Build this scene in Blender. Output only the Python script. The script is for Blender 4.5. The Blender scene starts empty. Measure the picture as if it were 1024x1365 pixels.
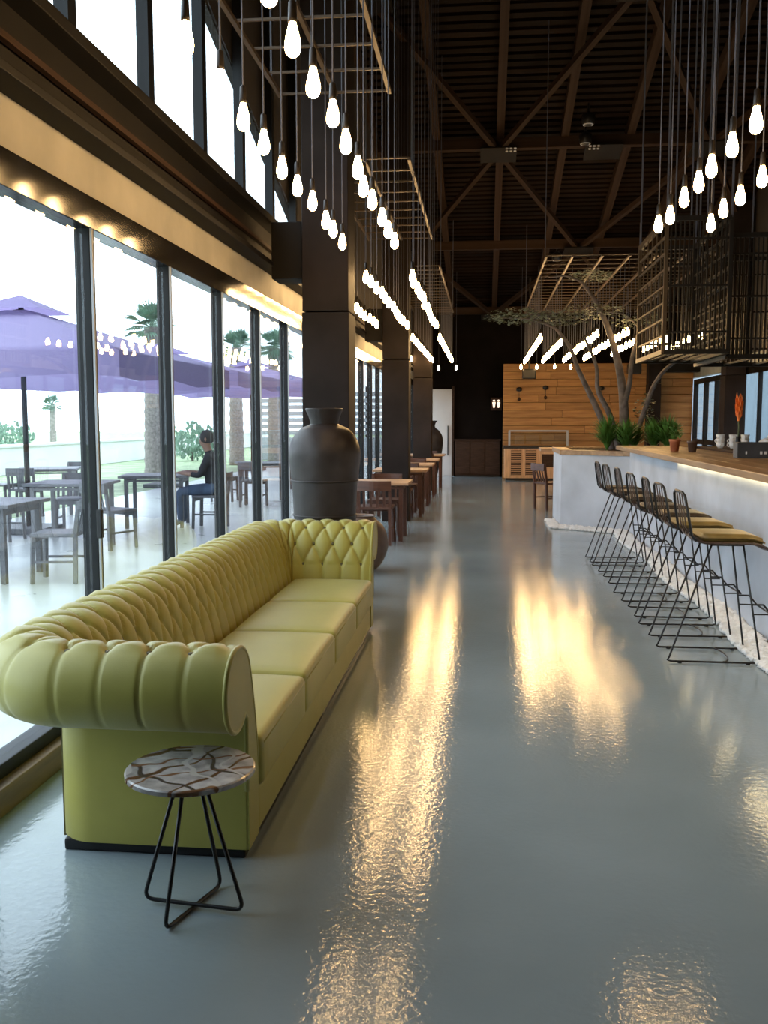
import bpy, bmesh, math, random
from mathutils import Vector, Matrix, Quaternion
random.seed(7)
scene = bpy.context.scene
COL = scene.collection
PI = math.pi

# ------------------------------------------------------------------ camera
FPX, VP, CX, CY, HCAM = 1250.0, (646.0, 560.0), 512.0, 682.5, 1.5
a = Vector((VP[0]-CX, VP[1]-CY, FPX)).normalized()
u = Vector((0, -a.z, a.y)).normalized()
r = Vector((u.y*a.z-u.z*a.y, u.z*a.x-u.x*a.z, u.x*a.y-u.y*a.x))
if r.x > 0: pass
else: r = -r
def c2w(v): return Vector((r.dot(v), a.dot(v), u.dot(v)))
right, up, back = c2w(Vector((1,0,0))), c2w(Vector((0,-1,0))), c2w(Vector((0,0,-1)))
cam_d = bpy.data.cameras.new('camera'); cam = bpy.data.objects.new('camera', cam_d); COL.objects.link(cam)
M3 = Matrix((right, up, back)).transposed()
cam.matrix_world = Matrix.Translation((0,0,HCAM)) @ M3.to_4x4()
cam_d.sensor_fit = 'VERTICAL'; cam_d.sensor_height = 36.0; cam_d.lens = 36.0*FPX/1365.0
cam_d.clip_start = 0.05; cam_d.clip_end = 500
scene.camera = cam

# ------------------------------------------------------------------ world, exposure
world = bpy.data.worlds.new('sky'); scene.world = world; world.use_nodes = True
bg = world.node_tree.nodes['Background']
bg.inputs[0].default_value = (0.80, 0.90, 1.0, 1); bg.inputs[1].default_value = 5.0
vs = scene.view_settings
vs.view_transform = 'Standard'; vs.look = 'None'; vs.gamma = 1.0; vs.use_curve_mapping = False
vs.exposure = 0.0
BULB = 68.0

# ------------------------------------------------------------------ materials
MATS = {}
def mat(name, col, rough=0.5, metal=0.0, spec=0.5, noise=0.0, nscale=8.0, bump=0.0, bscale=60.0, stretch=(1,1,1), col2=None, sheen=0.0, coat=0.0, detail=4.0, rnoise=0.0):
    if name in MATS: return MATS[name]
    m = bpy.data.materials.new(name); m.use_nodes = True
    nt = m.node_tree; b = nt.nodes['Principled BSDF']
    b.inputs['Base Color'].default_value = (*col, 1); b.inputs['Roughness'].default_value = rough
    b.inputs['Metallic'].default_value = metal; b.inputs['Specular IOR Level'].default_value = spec
    if sheen: b.inputs['Sheen Weight'].default_value = sheen; b.inputs['Sheen Roughness'].default_value = 0.4
    if coat: b.inputs['Coat Weight'].default_value = coat; b.inputs['Coat Roughness'].default_value = 0.06
    if noise or bump or rnoise:
        tc = nt.nodes.new('ShaderNodeTexCoord'); mp = nt.nodes.new('ShaderNodeMapping'); mp.inputs['Scale'].default_value = stretch
        nt.links.new(tc.outputs['Object'], mp.inputs[0])
    if noise or rnoise:
        n = nt.nodes.new('ShaderNodeTexNoise'); n.inputs['Scale'].default_value = nscale; n.inputs['Detail'].default_value = detail
        nt.links.new(mp.outputs[0], n.inputs[0])
    if noise:
        rp = nt.nodes.new('ShaderNodeValToRGB')
        c2 = col2 or tuple(max(0, c*(1-noise)) for c in col); c1 = col if col2 else tuple(min(1, c*(1+noise)) for c in col)
        rp.color_ramp.elements[0].position = 0.32; rp.color_ramp.elements[1].position = 0.68
        rp.color_ramp.elements[0].color = (*c2, 1); rp.color_ramp.elements[1].color = (*c1, 1)
        nt.links.new(n.outputs[0], rp.inputs[0]); nt.links.new(rp.outputs[0], b.inputs['Base Color'])
    if rnoise:
        mr = nt.nodes.new('ShaderNodeMapRange'); mr.inputs[3].default_value = rough-rnoise; mr.inputs[4].default_value = rough+rnoise
        nt.links.new(n.outputs[0], mr.inputs[0]); nt.links.new(mr.outputs[0], b.inputs['Roughness'])
    if bump:
        n2 = nt.nodes.new('ShaderNodeTexNoise'); n2.inputs['Scale'].default_value = bscale; n2.inputs['Detail'].default_value = 3
        nt.links.new(mp.outputs[0], n2.inputs[0])
        bp = nt.nodes.new('ShaderNodeBump'); bp.inputs['Strength'].default_value = bump; bp.inputs['Distance'].default_value = 0.01
        nt.links.new(n2.outputs[0], bp.inputs['Height']); nt.links.new(bp.outputs[0], b.inputs['Normal'])
    MATS[name] = m; return m
def emis(name, col, s):
    if name in MATS: return MATS[name]
    m = bpy.data.materials.new(name); m.use_nodes = True; b = m.node_tree.nodes['Principled BSDF']
    b.inputs['Base Color'].default_value = (*col, 1); b.inputs['Emission Color'].default_value = (*col, 1); b.inputs['Emission Strength'].default_value = s
    MATS[name] = m; return m
def glass_mat():
    m = bpy.data.materials.new('window_glass'); m.use_nodes = True; nt = m.node_tree; nt.nodes.clear()
    o = nt.nodes.new('ShaderNodeOutputMaterial'); mx = nt.nodes.new('ShaderNodeMixShader')
    t = nt.nodes.new('ShaderNodeBsdfTransparent'); g = nt.nodes.new('ShaderNodeBsdfGlossy'); f = nt.nodes.new('ShaderNodeFresnel')
    t.inputs[0].default_value = (0.93, 0.97, 0.98, 1); g.inputs['Roughness'].default_value = 0.01; gm = nt.nodes.new('ShaderNodeNewGeometry'); mr = nt.nodes.new('ShaderNodeMapRange'); mr.inputs[3].default_value = 1.5; mr.inputs[4].default_value = 1/1.5
    nt.links.new(gm.outputs['Backfacing'], mr.inputs[0]); nt.links.new(mr.outputs[0], f.inputs[0])
    nt.links.new(f.outputs[0], mx.inputs[0]); nt.links.new(t.outputs[0], mx.inputs[1]); nt.links.new(g.outputs[0], mx.inputs[2]); nt.links.new(mx.outputs[0], o.inputs[0])
    return m
GLASS = glass_mat()
def canopy_mat():
    m = bpy.data.materials.new('canopy_fabric'); m.use_nodes = True; nt = m.node_tree; b = nt.nodes['Principled BSDF']
    b.inputs['Base Color'].default_value = (0.27, 0.22, 0.40, 1); b.inputs['Roughness'].default_value = 0.8
    t = nt.nodes.new('ShaderNodeBsdfTranslucent'); t.inputs[0].default_value = (0.42, 0.34, 0.60, 1)
    mx = nt.nodes.new('ShaderNodeMixShader'); mx.inputs[0].default_value = 0.4
    o = nt.nodes['Material Output']
    nt.links.new(b.outputs[0], mx.inputs[1]); nt.links.new(t.outputs[0], mx.inputs[2]); nt.links.new(mx.outputs[0], o.inputs[0])
    return m
def marble_mat():
    m = mat('marble', (0.40, 0.38, 0.37), 0.2, noise=0.45, nscale=14, coat=0.3); nt = m.node_tree; b = nt.nodes['Principled BSDF']
    base = b.inputs['Base Color'].links[0].from_socket
    tc = nt.nodes.new('ShaderNodeTexCoord')
    prev = base
    for ang, sc, dist, colr, w, ph in ((0.5, 2.1, 6.0, (0.13,0.06,0.03), 0.988, 1.1), (2.0, 1.7, 8.0, (0.06,0.045,0.045), 0.992, 2.6), (1.2, 2.6, 7.0, (0.20,0.10,0.05), 0.993, 4.1), (2.7, 2.2, 9.0, (0.5,0.47,0.44), 0.985, 5.3)):
        mp = nt.nodes.new('ShaderNodeMapping'); mp.inputs['Rotation'].default_value = (0,0,ang); mp.inputs['Location'].default_value = (ph*.1, ph*.07, ph)
        nt.links.new(tc.outputs['Object'], mp.inputs[0])
        wv = nt.nodes.new('ShaderNodeTexWave'); wv.inputs['Scale'].default_value = sc; wv.inputs['Distortion'].default_value = dist
        wv.inputs['Detail'].default_value = 2; wv.inputs['Detail Scale'].default_value = 1.6; wv.inputs['Phase Offset'].default_value = ph
        nt.links.new(mp.outputs[0], wv.inputs[0])
        rp = nt.nodes.new('ShaderNodeValToRGB'); rp.color_ramp.elements[0].position = w-0.025; rp.color_ramp.elements[1].position = w
        nt.links.new(wv.outputs['Fac'], rp.inputs[0])
        mx = nt.nodes.new('ShaderNodeMixRGB'); mx.inputs[2].default_value = (*colr, 1)
        nt.links.new(rp.outputs[0], mx.inputs[0]); nt.links.new(prev, mx.inputs[1]); prev = mx.outputs[0]
    nt.links.new(prev, b.inputs['Base Color'])
    return m
def wood_random(name, c1, c2, rough, stretch, nscale=3.0, vary=0.35):
    """plank wood: grain from object coordinates, tone from each object's random value"""
    m = mat(name, c1, rough, noise=0.3, nscale=nscale, stretch=stretch, col2=c2, detail=6); nt = m.node_tree; b = nt.nodes['Principled BSDF']
    base = b.inputs['Base Color'].links[0].from_socket
    oi = nt.nodes.new('ShaderNodeObjectInfo'); mr = nt.nodes.new('ShaderNodeMapRange'); mr.inputs[3].default_value = 1-vary; mr.inputs[4].default_value = 1+vary*0.6
    nt.links.new(oi.outputs['Random'], mr.inputs[0])
    hs = nt.nodes.new('ShaderNodeHueSaturation'); nt.links.new(base, hs.inputs['Color']); nt.links.new(mr.outputs[0], hs.inputs['Value'])
    nt.links.new(hs.outputs[0], b.inputs['Base Color'])
    return m

FLOOR = mat('epoxy_floor', (0.27, 0.325, 0.35), 0.085, noise=0.10, nscale=0.9, bump=0.12, bscale=40, rnoise=0.025)
SOFA = mat('olive_upholstery', (0.36, 0.325, 0.066), 0.44, noise=0.06, nscale=5, bump=0.08, bscale=320, sheen=0.25)
SOFA_B = mat('olive_button_shaded', (0.10, 0.085, 0.025), 0.5)  # darker than the upholstery: shade of the tuft pits put into the colour
BLACK = mat('black_steel', (0.016, 0.016, 0.018), 0.4, metal=0.3)
FRAME = mat('frame_black', (0.008, 0.009, 0.011), 0.45, spec=0.25, noise=0.2, nscale=3)
HEAD = mat('gloss_header', (0.008, 0.007, 0.006), 0.10, spec=0.6, noise=0.2, nscale=3)
BEAM = mat('beam_steel', (0.010, 0.0085, 0.0075), 0.65, spec=0.2, noise=0.25, nscale=2)
COLM = mat('column_clad', (0.021, 0.0155, 0.0145), 0.6, spec=0.14, noise=0.25, nscale=2.5)
PLASTER = mat('cream_plaster', (0.43, 0.41, 0.35), 0.8, noise=0.12, nscale=3, bump=0.05)
PANEL = mat('upper_panel', (0.055, 0.049, 0.047), 0.7, spec=0.2, noise=0.2, nscale=1.5)
DARK = mat('dark_wall', (0.007, 0.0048, 0.004), 0.8, spec=0.08, noise=0.3, nscale=2)
BROWN = mat('dark_brown_wood', (0.045, 0.022, 0.013), 0.6, spec=0.2, noise=0.3, nscale=4, stretch=(1,1,8))
ROOFW = wood_random('roof_plank', (0.018, 0.010, 0.007), (0.010, 0.006, 0.004), 0.7, (0.6,6,6), 3, 0.5)
RAFT = mat('rafter_steel', (0.040, 0.024, 0.016), 0.7, spec=0.1, noise=0.25, nscale=2)
ROOFW.node_tree.nodes['Principled BSDF'].inputs['Specular IOR Level'].default_value = 0.08
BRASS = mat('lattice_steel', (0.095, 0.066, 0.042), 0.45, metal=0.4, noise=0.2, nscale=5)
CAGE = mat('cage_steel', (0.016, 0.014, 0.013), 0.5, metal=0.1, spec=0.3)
CORD = mat('cord', (0.09, 0.095, 0.125), 0.6)
SOCK = mat('socket', (0.03, 0.025, 0.022), 0.4, metal=0.4)
BULBM = emis('bulb_glow', (1.0, 0.62, 0.26), BULB)
WOODW = wood_random('pine_board', (0.50, 0.25, 0.075), (0.32, 0.14, 0.04), 0.55, (0.7,6,9), 2.2, 0.18)
WOODC = mat('cabinet_wood', (0.62, 0.36, 0.19), 0.5, noise=0.2, nscale=3, stretch=(8,8,1))
WOODT = mat('counter_wood', (0.47, 0.28, 0.125), 0.38, noise=0.3, nscale=2.5, stretch=(7,0.6,7), col2=(0.28, 0.15, 0.06))
CHAIRW = mat('chair_wood', (0.085, 0.032, 0.018), 0.4, noise=0.25, nscale=4, stretch=(1,1,6))
TABW = mat('table_wood', (0.42, 0.25, 0.14), 0.4, noise=0.25, nscale=3, stretch=(1,7,7))
CONC = mat('concrete', (0.50, 0.535, 0.60), 0.55, noise=0.13, nscale=2.2, bump=0.06, bscale=25)
PEB = mat('white_pebble', (0.80, 0.80, 0.80), 0.6, noise=0.1, nscale=15)
CLAYD = mat('dark_pottery', (0.034, 0.027, 0.026), 0.42, spec=0.28, noise=0.35, nscale=5, bump=0.12, bscale=20)
CLAYB = mat('brown_pottery', (0.12, 0.075, 0.055), 0.5, noise=0.3, nscale=6, bump=0.1, bscale=25)
TERRA = mat('terracotta', (0.50, 0.17, 0.08), 0.7, noise=0.15, nscale=20)
LEAF = mat('fern_leaf', (0.10, 0.24, 0.045), 0.5, noise=0.4, nscale=6)
LEAFG = mat('grey_leaf', (0.17, 0.20, 0.13), 0.6, noise=0.4, nscale=5)
PALML = mat('palm_leaf', (0.19, 0.30, 0.22), 0.5, noise=0.3, nscale=3)
BARK = mat('grey_bark', (0.16, 0.135, 0.125), 0.85, noise=0.35, nscale=9, bump=0.4, bscale=30)
PBARK = mat('palm_bark', (0.30, 0.27, 0.25), 0.9, noise=0.3, nscale=14, bump=0.5, bscale=20)
TAN = mat('tan_leather', (0.20, 0.135, 0.04), 0.45, noise=0.2, nscale=10)
WICKER = mat('dark_wicker', (0.06, 0.036, 0.028), 0.5, noise=0.4, nscale=40)
WHITE = mat('white_glaze', (0.82, 0.83, 0.85), 0.25, noise=0.03, nscale=5)
WHITEP = mat('white_paint', (0.66, 0.62, 0.60), 0.7, noise=0.06, nscale=2)
CHAR = mat('charcoal_box', (0.05, 0.055, 0.065), 0.45, noise=0.2, nscale=6)
ORANGE = mat('orange_petal', (0.85, 0.20, 0.03), 0.5, noise=0.2, nscale=25)
STEM = mat('stem', (0.09, 0.12, 0.05), 0.6)
PATIO = mat('patio_stone', (0.46, 0.50, 0.49), 0.30, noise=0.12, nscale=1.5, rnoise=0.08)
GRASS = mat('lawn', (0.32, 0.41, 0.24), 0.9, noise=0.3, nscale=2)
PALE = mat('pale_wall', (0.75, 0.77, 0.78), 0.8, noise=0.06, nscale=0.6)
BLUEW = mat('pale_blue_sheet', (0.13, 0.175, 0.21), 0.7, noise=0.08, nscale=1)
GREYCH = mat('weathered_wood', (0.12, 0.125, 0.14), 0.5, noise=0.25, nscale=5, stretch=(1,1,6))
CANOPY = canopy_mat()
MARBLE = marble_mat()
GATE = mat('louvre_grey', (0.42, 0.44, 0.47), 0.6, noise=0.08, nscale=2)

# ------------------------------------------------------------------ mesh helpers
class MB:
    def __init__(s): s.v = []; s.f = []; s.mi = []
    def add(s, vs, fs, m=0):
        o = len(s.v); s.v += [tuple(p) for p in vs]; s.f += [tuple(i+o for i in f) for f in fs]; s.mi += [m]*len(fs); return s
    def box(s, x0,x1,y0,y1,z0,z1, m=0):
        return s.add([(x0,y0,z0),(x1,y0,z0),(x1,y1,z0),(x0,y1,z0),(x0,y0,z1),(x1,y0,z1),(x1,y1,z1),(x0,y1,z1)],
                     [(0,3,2,1),(4,5,6,7),(0,1,5,4),(1,2,6,5),(2,3,7,6),(3,0,4,7)], m)
    def lathe(s, prof, n=24, c=(0,0,0), m=0, cap=True):
        vs = []; fs = []
        for (rr, z) in prof:
            for k in range(n):
                t = 2*PI*k/n; vs.append((c[0]+rr*math.cos(t), c[1]+rr*math.sin(t), c[2]+z))
        for i in range(len(prof)-1):
            for k in range(n):
                k2 = (k+1) % n; fs.append((i*n+k, i*n+k2, (i+1)*n+k2, (i+1)*n+k))
        if cap: fs.append(tuple(reversed(range(n)))); fs.append(tuple((len(prof)-1)*n+k for k in range(n)))
        return s.add(vs, fs, m)
    def tube(s, pts, rad, n=8, closed=False, m=0):
        pts = [Vector(p) for p in pts]; N = len(pts); rads = rad if isinstance(rad, (list, tuple)) else [rad]*N
        vs = []; fs = []; prev = None
        for i, p in enumerate(pts):
            if closed: d = pts[(i+1) % N]-pts[i-1]
            else: d = pts[min(i+1, N-1)]-pts[max(i-1, 0)]
            d.normalize()
            if prev is None:
                x = d.orthogonal().normalized()
            else:
                x = prev - d*prev.dot(d)
                x = x.normalized() if x.length > 1e-6 else d.orthogonal().normalized()
            prev = x; y = d.cross(x)
            for k in range(n):
                t = 2*PI*k/n; vs.append(p + (x*math.cos(t)+y*math.sin(t))*rads[i])
        rng = N if closed else N-1
        for i in range(rng):
            j = (i+1) % N
            for k in range(n):
                k2 = (k+1) % n; fs.append((i*n+k, i*n+k2, j*n+k2, j*n+k))
        if not closed: fs.append(tuple(reversed(range(n)))); fs.append(tuple((N-1)*n+k for k in range(n)))
        return s.add(vs, fs, m)
    def prism(s, poly, z0, z1, m=0, axis='z'):
        n = len(poly)
        def P(p, h):
            return (p[0], p[1], h) if axis == 'z' else ((h, p[0], p[1]) if axis == 'x' else (p[0], h, p[1]))
        vs = [P(p, z0) for p in poly]+[P(p, z1) for p in poly]
        fs = [tuple(reversed(range(n))), tuple(range(n, 2*n))]+[(i, (i+1) % n, n+(i+1) % n, n+i) for i in range(n)]
        return s.add(vs, fs, m)
    def mesh(s, name, mats, smooth=False, fix=True):
        me = bpy.data.meshes.new(name); me.from_pydata(s.v, [], s.f)
        for m in (mats if isinstance(mats, (list, tuple)) else [mats]): me.materials.append(m)
        me.polygons.foreach_set('material_index', s.mi)
        if fix:
            b = bmesh.new(); b.from_mesh(me); bmesh.ops.recalc_face_normals(b, faces=b.faces); b.to_mesh(me); b.free()
        if smooth: me.polygons.foreach_set('use_smooth', [True]*len(me.polygons))
        me.update(); return me
    def build(s, name, mats, parent=None, smooth=False, **k):
        return link(name, s.mesh(name, mats, smooth), parent, **k)
def link(name, data, parent=None, loc=None, rot=None, scale=None):
    o = bpy.data.objects.new(name, data); COL.objects.link(o)
    if parent is not None: o.parent = parent
    if loc is not None: o.location = loc
    if rot is not None: o.rotation_euler = rot
    if scale is not None: o.scale = scale
    return o
def tag(o, label=None, cat=None, group=None, kind=None):
    if label: o['label'] = label
    if cat: o['category'] = cat
    if group: o['group'] = group
    if kind: o['kind'] = kind
    return o
def thing(name, label, cat, loc=(0,0,0), rz=0.0, group=None):
    return tag(link(name, None, None, loc, (0,0,rz)), label, cat, group)
def struct(name, loc=(0,0,0)):
    return tag(link(name, None, None, loc), kind='structure')
def dup(root, loc, rz=0.0, label=None, scale=None):
    c = root.copy(); COL.objects.link(c); c.location = loc; c.rotation_euler = (0,0,rz)
    if label: c['label'] = label
    if scale: c.scale = scale
    for ch in list(root.children):
        d = ch.copy(); COL.objects.link(d); d.parent = c
        for g in list(ch.children):
            e = g.copy(); COL.objects.link(e); e.parent = d
    return c
def box_mesh(w, d, h, m, bev=0.0, seg=2, key=[0]):
    b = bmesh.new(); bmesh.ops.create_cube(b, size=1.0); bmesh.ops.scale(b, vec=(w,d,h), verts=b.verts)
    if bev: bmesh.ops.bevel(b, geom=b.edges[:], offset=bev, segments=seg, affect='EDGES', profile=0.6)
    me = bpy.data.meshes.new('block'); b.to_mesh(me); b.free(); me.materials.append(m)
    if bev: me.polygons.foreach_set('use_smooth', [False]*len(me.polygons))
    return me
UNIT = {}
def bar(name, p0, p1, w, m, parent=None, h=None):
    """a straight square bar between two points, sharing one unit-cube mesh per material"""
    if m.name not in UNIT: UNIT[m.name] = box_mesh(1,1,1,m)
    p0, p1 = Vector(p0), Vector(p1); d = p1-p0
    o = link(name, UNIT[m.name], parent); o.location = (p0+p1)/2
    o.rotation_mode = 'QUATERNION'; o.rotation_quaternion = d.to_track_quat('Z', 'Y'); o.scale = (w, h or w, d.length)
    return o
def rbox(name, x0,x1,y0,y1,z0,z1, m, parent=None, bev=0.006):
    return link(name, box_mesh(x1-x0, y1-y0, z1-z0, m, bev), parent, ((x0+x1)/2, (y0+y1)/2, (z0+z1)/2))
ORD = ['first','second','third','fourth','fifth','sixth','seventh','eighth','ninth','tenth','eleventh','twelfth','thirteenth','fourteenth','fifteenth','sixteenth','seventeenth']

# ------------------------------------------------------------------ hall shell
XL, XR, Y0, YB = -1.90, 5.20, -6.0, 25.6
def roof_z(y): return 10.4-0.236*y
def rake(y): return 4.37-0.29*(y-7.07)
tag(MB().box(XL-0.15, XR+0.15, Y0-0.2, YB+0.2, -0.2, 0.0).build('floor', FLOOR), kind='structure')

# roof deck with planks, rafters and bracing
ceil = struct('ceiling', (0,0,0))
yA, yB_ = Y0-0.3, YB+0.3
mb = MB(); mb.add([(XL-0.5,yA,roof_z(yA)+.14),(XR+0.5,yA,roof_z(yA)+.14),(XR+0.5,yB_,roof_z(yB_)+.14),(XL-0.5,yB_,roof_z(yB_)+.14),
                  (XL-0.5,yA,roof_z(yA)+.26),(XR+0.5,yA,roof_z(yA)+.26),(XR+0.5,yB_,roof_z(yB_)+.26),(XL-0.5,yB_,roof_z(yB_)+.26)],
                 [(0,3,2,1),(4,5,6,7),(0,1,5,4),(1,2,6,5),(2,3,7,6),(3,0,4,7)])
mb.build('roof_deck', DARK, ceil)
pl_me = box_mesh(XR-XL+0.7, 0.115, 0.05, ROOFW)
y = 9.0
while y < YB+0.1:
    o = link('roof_plank', pl_me, ceil, ((XL+XR)/2+random.uniform(-.05,.05), y, roof_z(y)+.115+random.uniform(-.006,.006)), (-math.atan(.236),0,0)); y += 0.185
for k in range(-2, 5):
    x = 0.22+1.10*k
    bar('rafter', (x, Y0, roof_z(Y0)), (x, YB, roof_z(YB)), 0.13, RAFT, ceil, 0.2)
for yy in (12.9, 16.9, 21.0, 25.0):
    bar('purlin', (XL, yy, roof_z(yy)-.16), (XR, yy, roof_z(yy)-.16), 0.16, RAFT, ceil, 0.18)
def rn(x, y): return (x, y, roof_z(y)-.27)
for c in (0.19, 3.75):
    for (x0,y0_,x1,y1_) in ((c,16.9,c+1.78,12.9),(c,16.9,c-1.78,12.9),(c,16.9,c+1.78,21.0),(c,16.9,c-1.78,21.0),(c,25.0,c+1.78,21.0),(c,25.0,c-1.78,21.0),(c,8.9,c+1.78,12.9),(c,8.9,c-1.78,12.9)):
        if x1 > XR: x1, y1_ = XR-.05, y0_+(y1_-y0_)*(XR-.05-x0)/(x1-x0)
        bar('brace', rn(x0,y0_), rn(x1,y1_), 0.09, RAFT, ceil)
gp = box_mesh(0.62, 0.5, 0.03, BEAM)
for (x,y) in ((0.19,16.9),(1.97,16.9),(0.19,25.0),(1.97,12.9),(-1.59,12.9),(1.97,21.0),(-1.55,21.0),(3.75,16.9)):
    g = link('gusset_plate', gp, ceil, (x, y, roof_z(y)-.33), (-math.atan(.236),0,0))
bolt = MB().lathe([(0.022,-.02),(0.022,.0)], 6).mesh('bolt', PEB)
for (x,y) in ((0.40,16.75),(1.80,16.75)):
    for i in range(3):
        for j in range(2):
            link('bolt', bolt, ceil, (x+i*.07-.07, y-j*.09, roof_z(y-j*.09)-.345))

# left wall: plaster band, upper panel
wl = struct('wall_left')
MB().box(XL-0.14, XL+0.03, Y0, YB, 2.55, 2.76).build('plaster_band', PLASTER, wl)
pts = [(Y0, roof_z(Y0)+.12), (Y0, 9.0), (0.0, rake(0.0)), (11.0, rake(11.0)), (11.0, 3.2), (YB, 3.2), (YB, roof_z(YB)+.12)]
pts = [(Y0, roof_z(Y0)+.12), (Y0, rake(Y0))]+[(11.1, rake(11.1)), (YB, 3.2), (YB, roof_z(YB)+.12)]
MB().prism(pts, XL-0.16, XL-0.10, axis='x').build('upper_panel', PANEL, wl)
MB().box(XL-.14, XL+.02, Y0, 2.11, 0, 2.55).build('daylight_block_bay', PANEL, wl)  # unseen bay beside and behind the camera, added solid to hold back daylight
MB().prism([(Y0,3.2),(2.23,3.2),(2.23,rake(2.23)+.1),(Y0,rake(Y0)+.1)], XL-.15, XL-.07, axis='x').build('daylight_block_upper_bay', PANEL, wl)  # unseen clerestory stretch closed off to reduce light from the camera side
# steel edge beam (I-section) running along the top of the plaster band
eb = thing('edge_beam', 'long dark steel I-beam above the cream plaster band on the window side', 'beam')
rbox('web', XL-0.04, XL+0.0, Y0, YB, 2.80, 3.16, BEAM, eb)
rbox('flange', XL-0.14, XL+0.16, Y0, YB, 2.76, 2.80, BEAM, eb)
rbox('flange', XL-0.14, XL+0.12, Y0, YB, 3.14, 3.20, BEAM, eb)
bar('trim_rail', (XL+.03, Y0, 2.98), (XL+.03, YB, 2.98), 0.03, BROWN, eb)

# window_1: floor-to-header sliding glazing on the left, window_2: clerestory
def glazing(name, X, ys, z0, z1, side, sill=True):
    w = struct(name)
    ya, yb = ys[0], ys[-1]
    rbox('head_frame', X-.06, X+.045, ya, yb, z1, z1+.15, HEAD, w, .004)
    rbox('bottom_frame', X-.05, X+.05, ya, yb, z0-.06, z0, FRAME, w)
    for yy in ys: rbox('mullion', X-.04, X+.04, yy-.026, yy+.026, z0-.06, z1+.02, FRAME, w)
    for p, q in zip(ys[:-1], ys[1:]):
        rbox('pane', X-.006, X+.006, p+.033, q-.033, z0, z1, GLASS, w, 0)
    return w
ysl = [4.38+1.12*k for k in range(-9, 20)]; ysl = [q for q in ysl if 2.0 < q < YB]
w1 = glazing('window_1', XL, ysl+[YB], 0.17, 2.40, -1)
for k, p in enumerate(ysl[:10]):   # slim aluminium edge strips of the sliding leaves, and a lock
    bar('edge_strip', (XL+.044, p-.019, .17), (XL+.044, p-.019, 2.40), 0.011, GATE, w1)
rbox('lock', XL+.04, XL+.065, 4.33, 4.36, 0.93, 1.07, BLACK, w1, .004)
w2 = struct('window_2')
ysu = [4.36+1.05*k for k in range(-2, 7)]
for yy in ysu: bar('mullion', (XL-.05, yy, 3.18), (XL-.05, yy, max(3.3, rake(yy)+1.6)), 0.07, FRAME, w2, 0.09)
for p, q in zip(ysu[:-1], ysu[1:]):
    zt0, zt1 = rake(p), rake(q)
    MB().prism([(p+.035,3.2),(q-.035,3.2),(q-.035,max(zt1,3.22)),(p+.035,max(zt0,3.22))], XL-.085, XL-.075, axis='x').build('pane', GLASS, w2)
rbox('sill', XL-.12, XL+.02, Y0, YB, 3.18, 3.24, FRAME, w2)
# low timber ledge under the glass
tag(rbox('baseboard_left', XL-.10, XL+.10, Y0, YB, 0.0, 0.11, mat('ledge_wood', (0.17,0.105,0.045), .5, noise=.3, nscale=3, stretch=(6,.6,6)), None, .008), kind='structure')

# right wall
wr = struct('wall_right')
MB().box(XR-.03, XR+.14, Y0, YB, 2.55, 2.80).build('plaster_band', PLASTER, wr)
MB().prism([(Y0,2.8),(YB,2.8),(YB,roof_z(YB)+.12),(Y0,roof_z(Y0)+.12)], XR+.02, XR+.12, axis='x').build('upper_panel', PANEL, wr)
MB().box(XR-.02, XR+.14, Y0, YB, 0, 0.11).build('plinth', CONC, wr)
ysr = [8.4+1.135*k for k in range(0, 11)]
MB().box(XR-.02, XR+.12, Y0, 8.4, .11, 2.55).build('daylight_block_bay', PANEL, wr)  # unseen bay, made solid to keep window light off the near sofa arm
glazing('window_3', XR, ysr, 0.17, 2.40, 1)
d1 = struct('door_1')
for yy in (19.85, 20.9, 21.95, 23.0, 24.1): rbox('stile', XR-.05, XR+.05, yy-.06, yy+.06, 0.0, 2.5, FRAME, d1)
for zz in (0.06, 0.98, 2.44): rbox('rail', XR-.045, XR+.045, 19.85, 24.1, zz-.06, zz+.06, FRAME, d1)
for p, q in zip((19.85, 20.9, 21.95, 23.0), (20.9, 21.95, 23.0, 24.1)):
    rbox('pane', XR-.006, XR+.006, p+.06, q-.06, .12, .92, GLASS, d1, 0); rbox('pane', XR-.006, XR+.006, p+.06, q-.06, 1.04, 2.38, GLASS, d1, 0)
# end walls
tag(MB().box(XL-.15, XR+.15, YB, YB+.15, 0, roof_z(YB)+.14).build('wall_back', DARK), kind='structure')
tag(MB().box(XL-.15, XR+.15, Y0-.15, Y0, 0, roof_z(Y0)+.12).build('wall_front', PANEL), kind='structure')

# columns
def column(x0, x1, y0, label):
    t = thing('steel_column', label, 'column', (0,0,0), 0, 'hall columns')
    zt = roof_z(y0+.4)-.02
    rbox('lower_cladding', x0, x1, y0, y0+.4, 0, 2.38, COLM, t, .008)
    rbox('upper_cladding', x0+.004, x1-.004, y0+.004, y0+.396, 2.39, zt, COLM, t, .008)
    rbox('bracket', XL+.14 if x0 < 0 else x1, x0 if x0 < 0 else XR-.03, y0+.05, y0+.35, 2.66, 3.12, BEAM, t, .01)
column(-1.50, -1.11, 7.70, 'dark clad column right behind the tall pottery vase')
column(-1.50, -1.11, 13.80, 'dark clad column beside the nearest dining table, second along the window')
column(-1.50, -1.11, 19.80, 'dark clad column farthest down the window side')
column(4.72, 5.12, 19.30, 'dark column at the right side between the glass doors and big window')
column(3.95, 4.25, 23.5, 'slim dark post in front of the timber boards behind the planter')

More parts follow.
